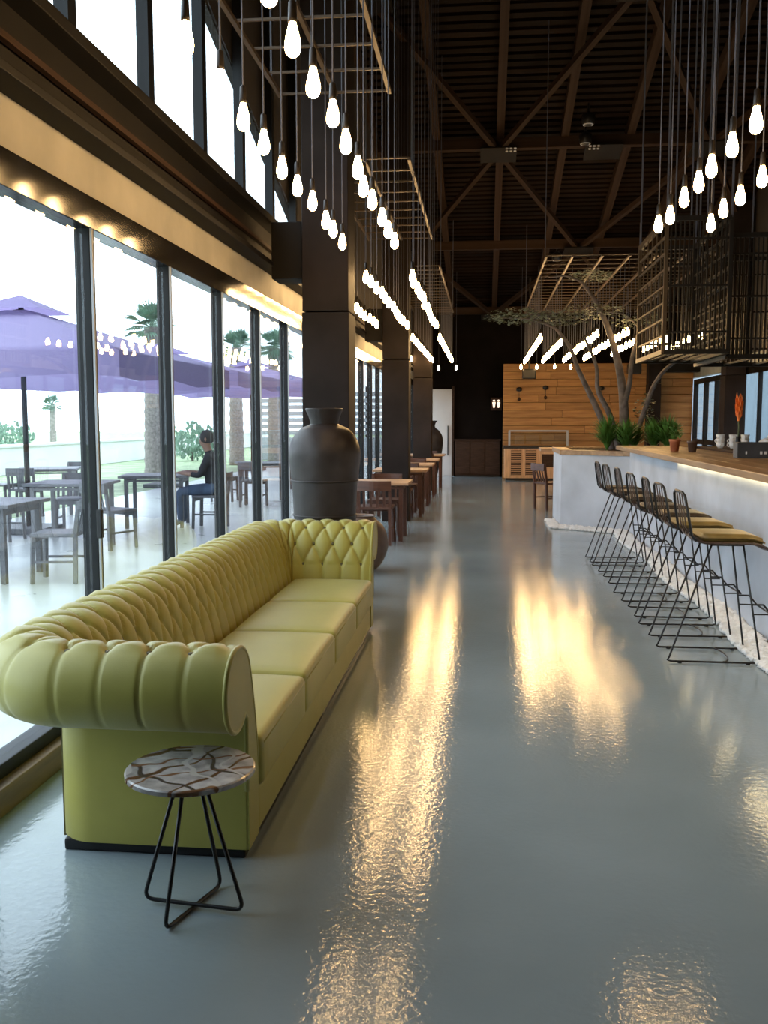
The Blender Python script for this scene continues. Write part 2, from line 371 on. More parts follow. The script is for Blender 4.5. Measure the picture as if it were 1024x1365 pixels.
# ------------------------------------------------------------------ far wall of timber boards
YW = 24.2
tw = struct('wall_timber')
MB().box(0.46, XR-.05, YW+.03, YW+.12, 0, 2.92).build('backing', DARK, tw)
rows = 15; hb = 2.92/rows
for i in range(rows):
    x = 0.46; first = True
    while x < XR-.06:
        L = random.uniform(1.3, 2.6) if not first else random.uniform(.7, 2.2)
        x1 = min(XR-.05, x+L); first = False
        if XR-.05-x1 < .4: x1 = XR-.05
        me_w = box_mesh(x1-x-.006, 0.035, hb-.008, WOODW, .004, 1)
        link('board', me_w, tw, ((x+x1)/2, YW+.012-random.uniform(0,.008), (i+.5)*hb)); x = x1
# restroom sign, pale door, dark alcove cabinet
sg = thing('restroom_sign', 'small lit sign with two pale figures beside the timber wall', 'sign', (0.30, YB-.10, 1.93))
rbox('plate', -.14, .16, 0, .10, -.17, .17, BROWN, sg, .008)
for dx in (-.055, .065):
    m2 = MB(); m2.lathe([(.005,.06),(.03,.075),(.03,.10),(.005,.115)], 10, (dx,-.012,0)); m2.prism([(dx-.02,-.10),(dx+.02,-.10),(dx+.045,.05),(dx-.045,.05)], -.014, -.002, axis='y')
    m2.build('figure', emis('sign_glow', (1.0,.78,.6), 1.3), sg)
door = struct('door_2')
rbox('door_leaf', -1.46, -.88, YB-.10, YB-.02, 0, 2.33, WHITEP, door, .008)
rbox('door_frame', -.88, -.82, YB-.14, YB-.01, 0, 2.40, BROWN, door, .006)
bar('door_handle', (-.98, YB-.14, .55), (-.98, YB-.14, 1.35), .03, BLACK, door)
cb = thing('low_cabinet', 'dark brown low cabinet in the dark alcove at the far end', 'cabinet')
rbox('body', -.78, .42, YB-.5, YB-.01, .04, .95, BROWN, cb); rbox('top', -.80, .44, YB-.53, YB-.005, .95, .99, BROWN, cb)
for k in range(3): rbox('door', -.76+k*.395, -.385+k*.395, YB-.52, YB-.49, .08, .92, BROWN, cb)
rbox('plinth', -.75, .40, YB-.45, YB-.01, 0, .04, BLACK, cb, 0)

# buffet cabinet with slatted doors in front of timber wall
bf = thing('buffet_cabinet', 'pale wood buffet cabinet with two slatted panels below the timber boards', 'cabinet')
rbox('body', .50, 2.15, 23.55, 24.12, .06, .80, WOODC, bf)
rbox('plinth', .54, 2.11, 23.62, 24.10, 0, .06, BLACK, bf, 0)
rbox('top', .47, 2.18, 23.51, 24.15, .80, .86, BLACK, bf)
for x0 in (.66, 1.02):
    p = rbox('slatted_door', x0, x0+.26, 23.535, 23.56, .12, .76, BROWN, bf)
    for k in range(14): bar('slat', (-.125, -.018, -.30+k*.046), (.125, -.018, -.30+k*.046), .03, WOODC, p, .016)
rbox('niche', 1.42, 2.0, 23.53, 23.56, .34, .66, BROWN, bf)
gd = thing('sneeze_guard', 'steel framed glass guard standing on the buffet cabinet', 'guard')
for x in (.62, 2.05): bar('post', (x, 23.72, .86), (x, 23.72, 1.22), .05, GATE, gd)
bar('top_rail', (.60, 23.72, 1.235), (2.07, 23.72, 1.235), .035, GATE, gd)
rbox('pane', .65, 2.02, 23.712, 23.722, .90, 1.21, GLASS, gd, 0)
# track heads and wall lamps at the timber wall
for k, (x, z) in enumerate(((.86, 2.22), (1.52, 2.26), (2.9, 2.24))):
    t = thing('wall_lamp', ['small dark wall lamp on the boards nearest the restroom sign','small dark wall lamp on the boards, second from the restroom sign','small dark wall lamp on the boards behind the tree'][k], 'lamp', (x, YW, z))
    MB().lathe([(.02,0),(.07,.02),(.07,.09),(.02,.11)], 14, (0,-.10,0)).build('shade', BLACK, t, True); bar('arm', (0,-.10,.05), (0,0,.05), .03, BLACK, t)
    MB().lathe([(.006,-.02),(.035,-.05),(.04,-.09),(.01,-.12)], 12, (0,-.10,-.12)).build('drop_bulb', BROWN, t, True); bar('cord', (0,-.10,-.13), (0,-.10,.01), .012, BLACK, t)
for k, (x, y, zz) in enumerate(((1.05, 23.0, 2.60), (3.55, 23.2, 2.72))):
    t = thing('ceiling_speaker', ['black angled projector hung before the timber wall by the left bulb rows','black round speaker hung high before the timber wall behind the cage'][k], 'speaker', (x, y, zz))
    rbox('body', -.16, .16, -.12, .12, -.12, .12, BLACK, t, .03); bar('bracket', (0,0,.10), (0,0,roof_z(y)-zz-.1), .04, BLACK, t)
# roof spotlights
for k, (x, y, zz) in enumerate(((1.62, 16.0, 6.25), (1.62, 16.4, 6.06), (1.55, 21.5, 5.0))):
    t = thing('spotlight', ['upper black spotlight of the pair clamped to the roof rafter','lower black spotlight of the pair hung under the roof rafter','single black spotlight hung over the far lattice'][k], 'spotlight', (x, y, zz))
    MB().lathe([(.05,0),(.10,.03),(.11,.16),(.05,.20)], 14).build('housing', BLACK, t, True)
    MB().lathe([(.085,.0),(.085,.012)], 14, (0,0,.012)).build('lens', WHITE, t)
    bar('stem', (0,0,.19), (0,0,roof_z(y)-zz-.02), .03, BLACK, t)

# ------------------------------------------------------------------ pendant bulbs
ZB = 2.81
bm_ = MB().lathe([(.014,.062),(.018,.045),(.026,.015),(.034,-.02),(.036,-.045),(.031,-.068),(.018,-.083),(.004,-.088)], 10).mesh('bulb', BULBM, True)
sm_ = MB().lathe([(.006,.15),(.017,.14),(.020,.07),(.020,.058),(.013,.055)], 10).mesh('socket', SOCK, True)
cm_ = MB().lathe([(.0045,0),(.0045,1)], 5).mesh('cord', CORD)
def pendant(x, y, z, label, group, top=None):
    t = thing('pendant_bulb', label, 'bulb', (x, y, z), 0, group)
    link('bulb', bm_, t, None, None, (.80,.80,.80)); link('socket', sm_, t, None, None, (.80,.80,.80)); link('cord', cm_, t, (0,0,.115), None, (.9,.9,max(.2, (top or roof_z(y)+.08)-z-.115)))
def row(x, ys, z, where, group, top=None):
    for k, y in enumerate(ys):
        pendant(x+(0 if top else random.uniform(-.012,.012)), y+random.uniform(-.02,.02), z+random.uniform(-.012,.012),
                '%s glowing bulb from camera, row %s' % (ORD[k], where), group, top if y < 20.9 else None)
g1 = 'glowing pendant bulbs over the sofa'
row(-.67, [2.92+.397*k for k in range(11)], ZB, 'over the sofa seats', g1)
row(-1.04, [3.26+.41*k for k in range(10)], ZB, 'over the sofa back next to the window', g1)
g2 = 'glowing pendant bulbs over the first dining tables'
for x, w in ((-.67, 'over the nearer dining tables on the aisle side'), (-1.07, 'in the middle over the nearer dining tables'), (-1.48, 'over the nearer dining tables hugging the window')):
    row(x, [8.58+.398*k for k in range(12)], ZB, w, g2)
g3 = 'glowing pendant bulbs over the far dining tables'
for x, w in ((-.70, 'over the far dining tables on the aisle side'), (-1.12, 'in the middle over the far dining tables'), (-1.53, 'over the far dining tables hugging the window')):
    row(x, [14.7+.42*k for k in range(14)]+[23.0], 2.78, w, g3, 3.815)
g4 = 'glowing pendant bulbs over the bar'
row(1.15, [3.97+.378*k for k in range(8)], ZB, 'over the bar stools', g4)
row(1.47, [4.65+.382*k for k in range(6)], ZB, 'over the bar counter', g4)
g5 = 'glowing pendant bulbs at the far right beneath the hanging lattice'
for k, (x, ya, yb) in enumerate(((.85,14.9,20.8),(1.22,15.7,20.4),(1.64,14.3,20.2),(2.02,13.9,19.8),(2.40,15.8,18.4),(2.80,15.2,17.3),(3.2,14.6,17.2))):
    n = int((yb-ya)/.42)
    row(x, [ya+(yb-ya)*j/n for j in range(n+1)]+([22.8] if k < 4 else []), 2.78, '%s from left under the far right lattice' % ORD[k], g5, 3.815)

# ------------------------------------------------------------------ hanging lattices (flat) and cages
def lattice(xs, y0, y1, z, label, step=.49):
    t = thing('hanging_lattice', label, 'lattice', (0,0,0), 0, 'flat steel lattices hung over the bulbs')
    for x in xs: bar('rail', (x, y0, z), (x, y1, z), .028, BRASS, t)
    n = int(round((y1-y0)/step))
    for k in range(n+1):
        yy = y0+(y1-y0)*k/n; bar('crossbar', (xs[0], yy, z+.01), (xs[-1], yy, z+.01), .015, BRASS, t)
    for x in (xs[0], xs[-1]):
        for yy in (y0+.3, y1-.3): bar('hanger', (x, yy, z), (x, yy, roof_z(yy)+.08), .012, CORD, t)
lattice((-1.48, -1.08, -.695), 2.7, 6.88, 3.82, 'flat steel lattice hung above the bulbs over the sofa', .40)
lattice((-1.50, -1.09, -.695), 8.6, 12.32, 3.82, 'flat steel lattice hung above the nearer dining tables', .40)
lattice((-1.53, -1.12, -.70), 14.5, 20.6, 3.82, 'flat steel lattice hung above the far dining tables', .40)
lattice((.85, 1.22, 1.64, 2.02, 2.40, 2.80, 3.2), 13.8, 20.9, 3.82, 'wide flat steel lattice with many rails above the far right bulbs', .40)
def cage(x0, x1, y0, y1, z0, z1, label, lit):
    t = thing('hanging_cage', label, 'cage', (0,0,0), 0, 'black wire cages above the bar')
    for x in (x0, x1):
        for y in (y0, y1): bar('corner_post', (x, y, z0), (x, y, z1), .035, BRASS if (lit and x == x0) else CAGE, t)  # left side takes the paler lattice steel: warm light put into the colour
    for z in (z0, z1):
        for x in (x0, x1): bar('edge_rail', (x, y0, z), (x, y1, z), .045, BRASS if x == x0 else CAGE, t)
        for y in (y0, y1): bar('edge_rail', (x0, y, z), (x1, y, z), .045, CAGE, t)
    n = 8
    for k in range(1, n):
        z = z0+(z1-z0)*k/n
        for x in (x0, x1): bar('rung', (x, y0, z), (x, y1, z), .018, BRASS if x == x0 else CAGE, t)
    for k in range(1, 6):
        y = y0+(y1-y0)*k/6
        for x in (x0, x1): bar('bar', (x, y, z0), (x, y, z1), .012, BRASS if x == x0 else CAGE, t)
    m = max(4, int((x1-x0)/.042))
    for k in range(1, m):
        x = x0+(x1-x0)*k/m
        for y in (y0, y1): bar('bar', (x, y, z0), (x, y, z1), .015, CAGE, t)
    for z in (z0+.15*(z1-z0), z0+.5*(z1-z0), z0+.85*(z1-z0)):
        for y in (y0, y1): bar('rung', (x0, y, z), (x1, y, z), .02, CAGE, t)
    m2 = 5
    for k in range(1, m2):
        x = x0+(x1-x0)*k/m2; bar('shelf_bar', (x, y0, z0), (x, y1, z0), .02, CAGE, t)
    for x in (x0, x1):
        for y in (y0, y1): bar('hanger', (x, y, z1), (x, y, roof_z(y)+.08), .016, CORD, t)
    for k in range(4):
        x = x0+(x1-x0)*(k+.5)/4; bar('hanger', (x, y0, z1), (x, y0, roof_z(y0)+.08), .012, CORD, t)
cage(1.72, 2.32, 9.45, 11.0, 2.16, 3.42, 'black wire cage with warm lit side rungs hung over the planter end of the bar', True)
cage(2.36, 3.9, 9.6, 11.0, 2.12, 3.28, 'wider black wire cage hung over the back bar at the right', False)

# ------------------------------------------------------------------ sofa (chesterfield)
sofa = thing('chesterfield_sofa', 'long olive green chesterfield sofa with buttoned back and four seat cushions', 'sofa', (-1.1, 4.85, 0))
SO = Vector((-1.1, 4.85, 0))
prof = []   # (u, z, zone) zone 0 body, 1 roll outside, 2 tufted
cu, cz, rr = .115, .632, .136
for z in (.042, .08, .25, .40, .47, .505): prof.append((0.0, z, 0))
for k in range(0, 29):
    ang = math.radians(-130+ (95+130)*k/28); prof.append((cu+rr*math.cos(ang), cz+rr*math.sin(ang), 1))
inner = [(cu+rr*math.cos(math.radians(95)), cz+rr*math.sin(math.radians(95))), (.06,.763), (.015,.743), (-.025,.703), (-.055,.64), (-.085,.55), (-.11,.46), (-.13,.37), (-.14,.29)]
def cat(P, n):
    out = []
    for i in range(len(P)-1):
        p0, p1, p2, p3 = [Vector(P[max(0,min(len(P)-1,j))]) for j in (i-1,i,i+1,i+2)]
        for k in range(n):
            t = k/n; out.append(.5*((2*p1)+(-p0+p2)*t+(2*p0-5*p1+4*p2-p3)*t*t+(-p0+3*p1-3*p2+p3)*t**3))
    out.append(Vector(P[-1])); return out
for q in cat(inner, 7)[1:]: prof.append((q.x, q.y, 2))
# arc length measured from the roll's top
L = [0.0]
for i in range(1, len(prof)): L.append(L[-1]+math.hypot(prof[i][0]-prof[i-1][0], prof[i][1]-prof[i-1][1]))
itop = max(range(len(prof)), key=lambda i: prof[i][1]); Ltop = L[itop]
nrm = []
for i in range(len(prof)):
    p, q = prof[max(0,i-1)], prof[min(len(prof)-1,i+1)]; d = Vector((q[0]-p[0], q[1]-p[1])).normalized(); nrm.append(Vector((d.y, -d.x)))
SA, SB, NR = .1375, .138, 4
UI = .15
XI, YI0, YI1, XF = -1.34, 3.15, 6.45, -.79
LEN = [XI*0+.55, .4125, YI1-YI0, .4125, .55]
def path(t):
    """t -> (origin point on the outer-body line reference, outward dir)"""
    if t < .55: return Vector((XF-(t), YI0)), Vector((0,-1)), None
    t -= .55
    if t < .4125:
        an = -PI/2-(t/.4125)*PI/2; return Vector((XI, YI0)), Vector((math.cos(an), math.sin(an))), 1
    t -= .4125
    if t < YI1-YI0: return Vector((XI, YI0+t)), Vector((-1,0)), None
    t -= YI1-YI0
    if t < .4125:
        an = PI-(t/.4125)*PI/2; return Vector((XI, YI1)), Vector((math.cos(an), math.sin(an))), 1
    t -= .4125
    return Vector((XI+t, YI1)), Vector((0,1)), None
BUTTONS = []
ROW0 = -.02  # first button row this far past the top
def disp(t, i):
    z = prof[i][2]; s = L[i]-Ltop
    if z == 0: return 0.0
    col = t/SA
    if s < ROW0:      # outside the first row of buttons: a pleat runs from each button over the roll
        dx = abs(col-round(col))*SA
        fade = max(0.0, min(1.0, (s+.36)/.05)) if z == 1 else 1
        amp = .010 if s > -.05 else .006
        puff = .008*max(0, min(1, (s+.14)/.16))*math.sqrt(abs(math.sin(PI*col)))
        return fade*(-amp*math.exp(-(dx/.0055)**2)) + puff - (.014*math.exp(-((dx)**2+(s-ROW0)**2)/.013**2))
    v = (s-ROW0)/SB; last = NR-1
    if v > last:       # below the last row: straight pleats to the seat
        c2 = col-.5*(last % 2); dx = abs(c2-round(c2))*SA
        d = -.011*math.exp(-(dx/.006)**2)+.010*math.sqrt(abs(math.sin(PI*c2)))
        dd = dx**2+((v-last)*SB)**2
        return d-.012*math.exp(-dd/.014**2)
    p, q = col+v/2, col-v/2
    sp, sq = abs(math.sin(PI*p)), abs(math.sin(PI*q))
    d = .015*(sp*sq)**.5-.009*math.exp(-(min(sp,sq)/.14)**2)
    fr = min(((col-round(col-v_/2.0)-v_/2.0)*SA)**2+((v-v_)*SB)**2 for v_ in range(NR))
    return d-.013*math.exp(-fr/.015**2)
TT_ = sum(LEN)
def surf(t, i, extra=0.0):
    o, d, cor = path(t); uu, z, _ = prof[i]; n = nrm[i]; dd = disp(t, i)*min(1.0, max(0.0, min(t, TT_-t)/.045))+extra
    uo = uu+n.x*dd; zo = z+n.y*dd
    rad = max(.006, UI+uo); return Vector((o.x+d.x*rad, o.y+d.y*rad, zo))
def sweep(t0, t1, name, ends=True):
    n = max(2, int((t1-t0)/.0095)); mb = MB(); N = len(prof); vs = []; fs = []
    for j in range(n+1):
        t = t0+(t1-t0)*j/n
        t = min(t, 5.2249); vs += [surf(t, i)-SO for i in range(N)]
    for j in range(n):
        for i in range(N-1): fs.append((j*N+i, (j+1)*N+i, (j+1)*N+i+1, j*N+i+1))
    mb.add(vs, fs); me = mb.mesh(name, SOFA, True, fix=False); return link(name, me, sofa)
TT = sum(LEN)
arm1 = sweep(0.0, .60, 'arm'); backr = sweep(.60, TT-.60, 'backrest'); arm2 = sweep(TT-.60, TT-1e-5, 'arm')
# buttons sit in the dimples
btn = MB().lathe([(.012,-.008),(.012,.002),(.009,.005),(.002,.006)], 10).mesh('button', SOFA_B, True)
for rrow in range(NR):
    s = Ltop+ROW0+rrow*SB; i = min(range(len(L)), key=lambda k: abs(L[k]-s))
    k = 0
    while True:
        t = (k+.5*(rrow % 2))*SA; k += 1
        if t > TT-.02: break
        if t < .03: continue
        if rrow > 0 and (.58 < t < .93 or TT-.93 < t < TT-.58): continue
        p = surf(t, i)-SO; o, d, c_ = path(min(t, TT-1e-5)); nn = Vector((d.x*nrm[i].x, d.y*nrm[i].x, nrm[i].y))
        par = arm1 if t < .60 else (arm2 if t > TT-.60 else backr)
        b = link('button', btn, par, p+nn*.009); b.rotation_mode = 'QUATERNION'; b.rotation_quaternion = nn.to_track_quat('Z','Y')
# front facings of the two arms with piping
outl = [(p[0], p[1]) for p in prof]
for (yo, sgn, ar) in ((YI0, -1, arm1), (YI1, 1, arm2)):
    poly = [(yo+sgn*(UI+p[0]-nrm[i].x*.002)-SO.y, p[1]-nrm[i].y*.002) for i, p in enumerate(outl)]+[(yo+sgn*.012-SO.y, .044)]
    MB().prism(poly, XF-SO.x-.05, XF-SO.x+.010, axis='x').build('arm_facing', SOFA, ar)
    MB().tube([(XF-SO.x+.004, p[0], p[1]) for p in poly[2:-1]], .009, 8).build('piping', SOFA, ar, True)
# back corner seam on the near side, base, rail and cushions
MB().box(-1.33-SO.x, -.86-SO.x, YI0-.02-SO.y, YI1+.02-SO.y, .07, .20).build('seat_deck', SOFA, sofa)
rbox('front_rail', -.92-SO.x, -.785-SO.x, YI0+.005-SO.y, YI1-.005-SO.y, .042, .205, SOFA, sofa, .012)
rbox('plinth', -1.45-SO.x, -.80-SO.x, YI0-.13-SO.y, YI1+.13-SO.y, 0, .043, BLACK, sofa, .01)
_an = -PI/2-1.0; _sx, _sy = XI+.150*math.cos(_an)-SO.x, YI0+.150*math.sin(_an)-SO.y
bar('seam', (_sx,_sy,.032), (_sx,_sy,.505), .007, SOFA_B, sofa)
def cushion_mesh(w, d, h):
    b = bmesh.new(); bmesh.ops.create_cube(b, size=1); bmesh.ops.scale(b, vec=(w,d,h), verts=b.verts)
    bmesh.ops.bevel(b, geom=b.edges[:], offset=.03, segments=4, affect='EDGES', profile=.5)
    bmesh.ops.subdivide_edges(b, edges=[e for e in b.edges if e.calc_length() > .3], cuts=9, use_grid_fill=True)
    for v in b.verts:
        if v.co.z > 0:
            fx, fy = max(0,1-(2*v.co.x/w)**2), max(0,1-(2*v.co.y/d)**2); v.co.z += .022*math.sqrt(fx*fy)
    bmesh.ops.triangulate(b, faces=[f for f in b.faces if len(f.verts) > 4])
    me = bpy.data.meshes.new('seat_cushion'); b.to_mesh(me); b.free(); me.materials.append(SOFA)
    me.polygons.foreach_set('use_smooth', [True]*len(me.polygons)); return me
CW, CD = .565, (YI1-YI0)/4
cme = cushion_mesh(CW, CD-.008, .185)
pip = MB().tube([(CW/2-.004, -CD/2+.03, .068), (CW/2-.004, CD/2-.03, .068)], .005, 6).mesh('piping', SOFA, True)
for k in range(4):
    c = link('seat_cushion', cme, sofa, (-1.332+CW/2-SO.x, YI0+CD*(k+.5)-SO.y, .292)); link('piping', pip, c)

# ------------------------------------------------------------------ side table
st = thing('side_table', 'small round marble topped side table on bent black wire legs before the sofa arm', 'table', (-.875, 2.675, 0))
MB().lathe([(.188,.0),(.195,.004),(.195,.016),(.190,.020)], 64, (0.0,0,.435)).build('marble_top', MARBLE, st)
def bent(a_, b_):
    a_, b_ = Vector(a_), Vector(b_); ta, tb = Vector((a_.x*.22, a_.y*.22, .435)), Vector((b_.x*.22, b_.y*.22, .435))
    pts = [ta]
    def corner(p, q, r_):   # rounded corner at q between p and r_
        d0, d1 = (p-q).normalized(), (r_-q).normalized(); e = .035
        return [q+d0*e*(1-k/5)**2+d1*e*(k/5)**2 for k in range(6)]
    return pts+corner(ta, a_, b_)+corner(a_, b_, tb)+[tb]
for A, B in (((-.045,-.135,.007), (.045,.150,.007)), ((-.165,.02,.018), (.165,-.02,.018))):
    MB().tube(bent(A, B), .0065, 8).build('leg_rod', BLACK, st, True)

# ------------------------------------------------------------------ vases
def vase(name, label, loc, H, prof_, m, rings=True):
    t = thing(name, label, 'vase', loc)
    P = cat(prof_, 6)
    MB().lathe([(p.x, p.y) for p in P], 48, cap=True).build('body', m, t, True)
    return t
vp = [(.15,0),(.16,.02),(.19,.30),(.235,.72),(.243,.77),(.240,.775),(.252,1.02),(.258,1.035),(.256,1.045),(.274,1.20),(.272,1.28),(.245,1.36),(.19,1.43),(.115,1.465),(.108,1.48),(.122,1.53),(.142,1.575),(.145,1.585),(.130,1.583),(.10,1.50),(.09,1.45)]
v1 = vase('floor_vase', 'tall dark pottery floor vase with ringed shoulders behind the sofa', (-1.22, 7.13, 0), 1.58, vp, CLAYD)
for z, q in ((.775,.245),(1.04,.258)):
    MB().tube([(q*math.cos(k*PI/24), q*math.sin(k*PI/24), z) for k in range(48)], .006, 6, True).build('ring', CLAYD, v1, True)
vase('floor_vase', 'distant dark pottery vase before the pale door at the far end', (-1.32, 23.2, 0), 1.4, [(.14,0),(.2,.3),(.30,.85),(.29,1.1),(.20,1.25),(.11,1.33),(.12,1.42),(.16,1.48),(.14,1.48),(.09,1.38)], CLAYD)
vase('round_pot', 'round brown clay pot on the floor beyond the sofa end', (-1.22, 9.2, 0), .5, [(.12,0),(.2,.06),(.27,.20),(.275,.32),(.23,.45),(.16,.52),(.14,.545),(.15,.56),(.12,.55),(.11,.50)], CLAYB)

# ------------------------------------------------------------------ bar, planter, counter
BX = 1.92
bar_t = thing('bar_counter', 'long pale concrete bar with thick timber worktop and warm light strip', 'bar')
rbox('bar_front', BX, BX+.16, 2.5, 12.72, 0, 1.118, CONC, bar_t, .004)
for k in range(4):
    rbox('worktop_board', 1.70+k*.187, 1.70+k*.187+.185, 2.4, 12.45, 1.12, 1.172, WOODT, bar_t, .006)
rbox('light_strip', BX-.030, BX-.008, 2.6, 9.6, 1.094, 1.112, emis('strip_glow', (1.0,.80,.42), 14), bar_t, 0)
bb = thing('back_counter', 'dark back counter behind the bar carrying cups', 'counter')
rbox('body', 2.73, 3.35, 5.0, 12.3, 0, 1.12, CHAR, bb); rbox('top', 2.68, 3.40, 4.9, 12.4, 1.12, 1.17, BROWN, bb)
pt = thing('planter', 'pale concrete planter box at the far end of the bar, timber rim', 'planter')
pp = [(1.08,13.35),(1.96,12.75),(3.6,12.75),(3.6,14.9),(1.08,14.9)]
MB().prism(pp, 0, 1.02).build('body', CONC, pt)
MB().prism([(1.16,13.42),(1.98,12.85),(3.52,12.85),(3.52,14.82),(1.16,14.82)], 1.02, 1.07).build('soil', DARK, pt)
def rim(p, q, w=.16):
    d = (Vector(q)-Vector(p)).normalized(); n = Vector((-d.y, d.x))*w; e = d*.02
    P = [Vector(p)-e-n*.15, Vector(q)+e-n*.15, Vector(q)+e+n, Vector(p)-e+n]
    MB().prism([(k.x,k.y) for k in P], 1.02, 1.085).build('rim_board', WOODT, pt)
for i in range(5): rim(pp[i], pp[(i+1) % 5])
# white pebbles along the foot of bar and planter
pm = MB(); ico = bmesh.new(); bmesh.ops.create_icosphere(ico, subdivisions=1, radius=1)
iv = [v.co.copy() for v in ico.verts]; fi = [tuple(v.index for v in f.verts) for f in ico.faces]; ico.free()
def pebble(x, y, zb=0.0):
    s_ = random.uniform(.018,.034); sc = Vector((s_*random.uniform(.8,1.3), s_*random.uniform(.8,1.3), s_*random.uniform(.55,.8))); q = Quaternion((0,0,1), random.uniform(0,6.28))
    pm.add([q @ Vector((v.x*sc.x, v.y*sc.y, v.z*sc.z))+Vector((x, y, zb+sc.z*.8)) for v in iv], fi)
for k in range(4500):
    y = random.uniform(2.5, 12.7); e = random.random()**1.2
    pebble(BX-.03-e*.18-.03*math.sin(y*2.3), y, .02*(1-e)*random.random())
for k in range(900):
    f = random.random(); e = random.random()**1.2; x = 1.0+(1.90-1.0)*f; y = 13.33-.60*f
    pebble(x-.15*e*.5, y-.03-.15*e, .02*(1-e)*random.random())
for k in range(140):
    pebble(random.uniform(.92,1.05), random.uniform(13.1,14.2))
tag(pm.build('pebble_strip', PEB), 'strip of white pebbles along the foot of the bar and planter', 'pebbles', kind='stuff')

# ------------------------------------------------------------------ bar stools
def make_stool():
    t = thing('bar_stool', '', 'stool', (0,0,0), 0, 'wire bar stools along the bar')
    for s in (-1, 1):
        yb, yt = s*.185, s*.135
        P = [(-.10,yt,.735), (-.345,yb,.035), (-.355,yb,.018), (-.335,yb,.011), (.175,yb,.011), (.197,yb,.02), (.195,yb,.04), (.09,yt,.735)]
        MB().tube(P, .0062, 7).build('side_frame', BLACK, t, True)
        for x in (-.28, .13): MB().lathe([(.014,0),(.014,.008)], 8, (x, yb, 0)).build('foot_glide', BLACK, t)
    MB().tube([(-.02+.06*math.cos(k*PI/8-PI/2)+.0, .185*math.sin(k*PI/8-PI/2), .014) for k in range(9)], .005, 6).build('base_bow', BLACK, t, True)
    MB().tube([(.147,-.158,.37),(.215,-.158,.37),(.265,-.158,.31),(.268,0,.308),(.265,.158,.31),(.215,.158,.37),(.147,.158,.37)], .0065, 6).build('footrest', BLACK, t, True)
    MB().tube([(.156,-.165,.31),(.265,-.158,.31)], .005, 6).tube([(.156,.165,.31),(.265,.158,.31)], .005, 6).build('footrest_stay', BLACK, t, True)
    rimp = [(-.10,-.135,.735),(.09,-.135,.735),(.09,.135,.735),(-.10,.135,.735)]
    MB().tube(rimp, .007, 6, True).build('seat_ring', BLACK, t, True)
    # dished wicker shell, then cushion
    mb = MB(); n, m = 12, 10; vs = []
    for i in range(n+1):
        for j in range(m+1):
            x = -.22+.45*i/n; y = -.20+.40*j/m; z = .748+.012*(2*j/m-1)**2-.035*max(0,(i/n-.75)/.25)**2+.04*max(0,(.18-i/n)/.18)**2
            k = 1-.12*abs(2*i/n-1)**3; vs.append((x, y*k, z))
    N = len(vs); vs2 = vs+[(p[0], p[1], p[2]-.016) for p in vs]; fs = []
    for i in range(n):
        for j in range(m):
            q = (i*(m+1)+j, (i+1)*(m+1)+j, (i+1)*(m+1)+j+1, i*(m+1)+j+1); fs += [q, tuple(N+k for k in reversed(q))]
    bd = [i*(m+1) for i in range(n+1)]+[n*(m+1)+j for j in range(1,m+1)]+[i*(m+1)+m for i in range(n-1,-1,-1)]+[j for j in range(m-1,0,-1)]
    for p, q in zip(bd, bd[1:]+bd[:1]): fs.append((p, q, N+q, N+p))
    mb.add(vs2, fs).build('seat_shell', WICKER, t, True)
    cb_ = bmesh.new(); bmesh.ops.create_cube(cb_, size=1); bmesh.ops.scale(cb_, vec=(.38,.36,.042), verts=cb_.verts); bmesh.ops.bevel(cb_, geom=cb_.edges[:], offset=.016, segments=3, affect='EDGES')
    bmesh.ops.subdivide_edges(cb_, edges=[e for e in cb_.edges if e.calc_length() > .2], cuts=6, use_grid_fill=True)
    for v in cb_.verts: v.co.z += -.030*max(0, (v.co.x-.08)/.11)**2
    cme_ = bpy.data.meshes.new('seat_pad'); cb_.to_mesh(cme_); cb_.free(); cme_.materials.append(TAN); cme_.polygons.foreach_set('use_smooth', [True]*len(cme_.polygons))
    link('seat_pad', cme_, t, (.02,0,.782))
    bk = [(-.205,-.19,.765),(-.235,-.195,.80),(-.262,-.19,.95),(-.275,-.165,1.035),(-.278,-.10,1.055),(-.278,.10,1.055),(-.275,.165,1.035),(-.262,.19,.95),(-.235,.195,.80),(-.205,.19,.765)]
    bo = MB().tube(bk, .009, 7).build('back_frame', BLACK, t, True)
    for yy in (-.075, 0.0, .075): MB().tube([(-.215,yy,.775),(-.245,yy,.84),(-.278,yy,1.055)], .0045, 5).build('back_wire', WICKER, bo, True)
    return t
stool = make_stool()
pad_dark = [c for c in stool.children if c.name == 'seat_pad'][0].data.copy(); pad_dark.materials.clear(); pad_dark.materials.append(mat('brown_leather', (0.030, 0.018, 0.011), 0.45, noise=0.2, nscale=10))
sy = [6.05, 6.76, 7.38, 8.02, 8.85, 9.55, 10.15]
lab = ['wire bar stool with tan pad nearest the camera at the bar']+['%s wire bar stool from the camera along the bar' % ORD[k] for k in range(1, 6)]+['wire bar stool farthest from the camera, next to the planter']
for k, yy in enumerate(sy):
    x = 1.50+[0,-.0,.01,-.01,.0,-.02,-.03][k]; rz = [0,.03,-.02,.04,0,.05,.02][k]
    if k == 0: stool.location = (x, yy, 0); stool['label'] = lab[0]
    else:
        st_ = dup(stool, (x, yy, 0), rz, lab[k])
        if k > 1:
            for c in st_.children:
                if c.name.startswith('seat_pad'): c.data = pad_dark

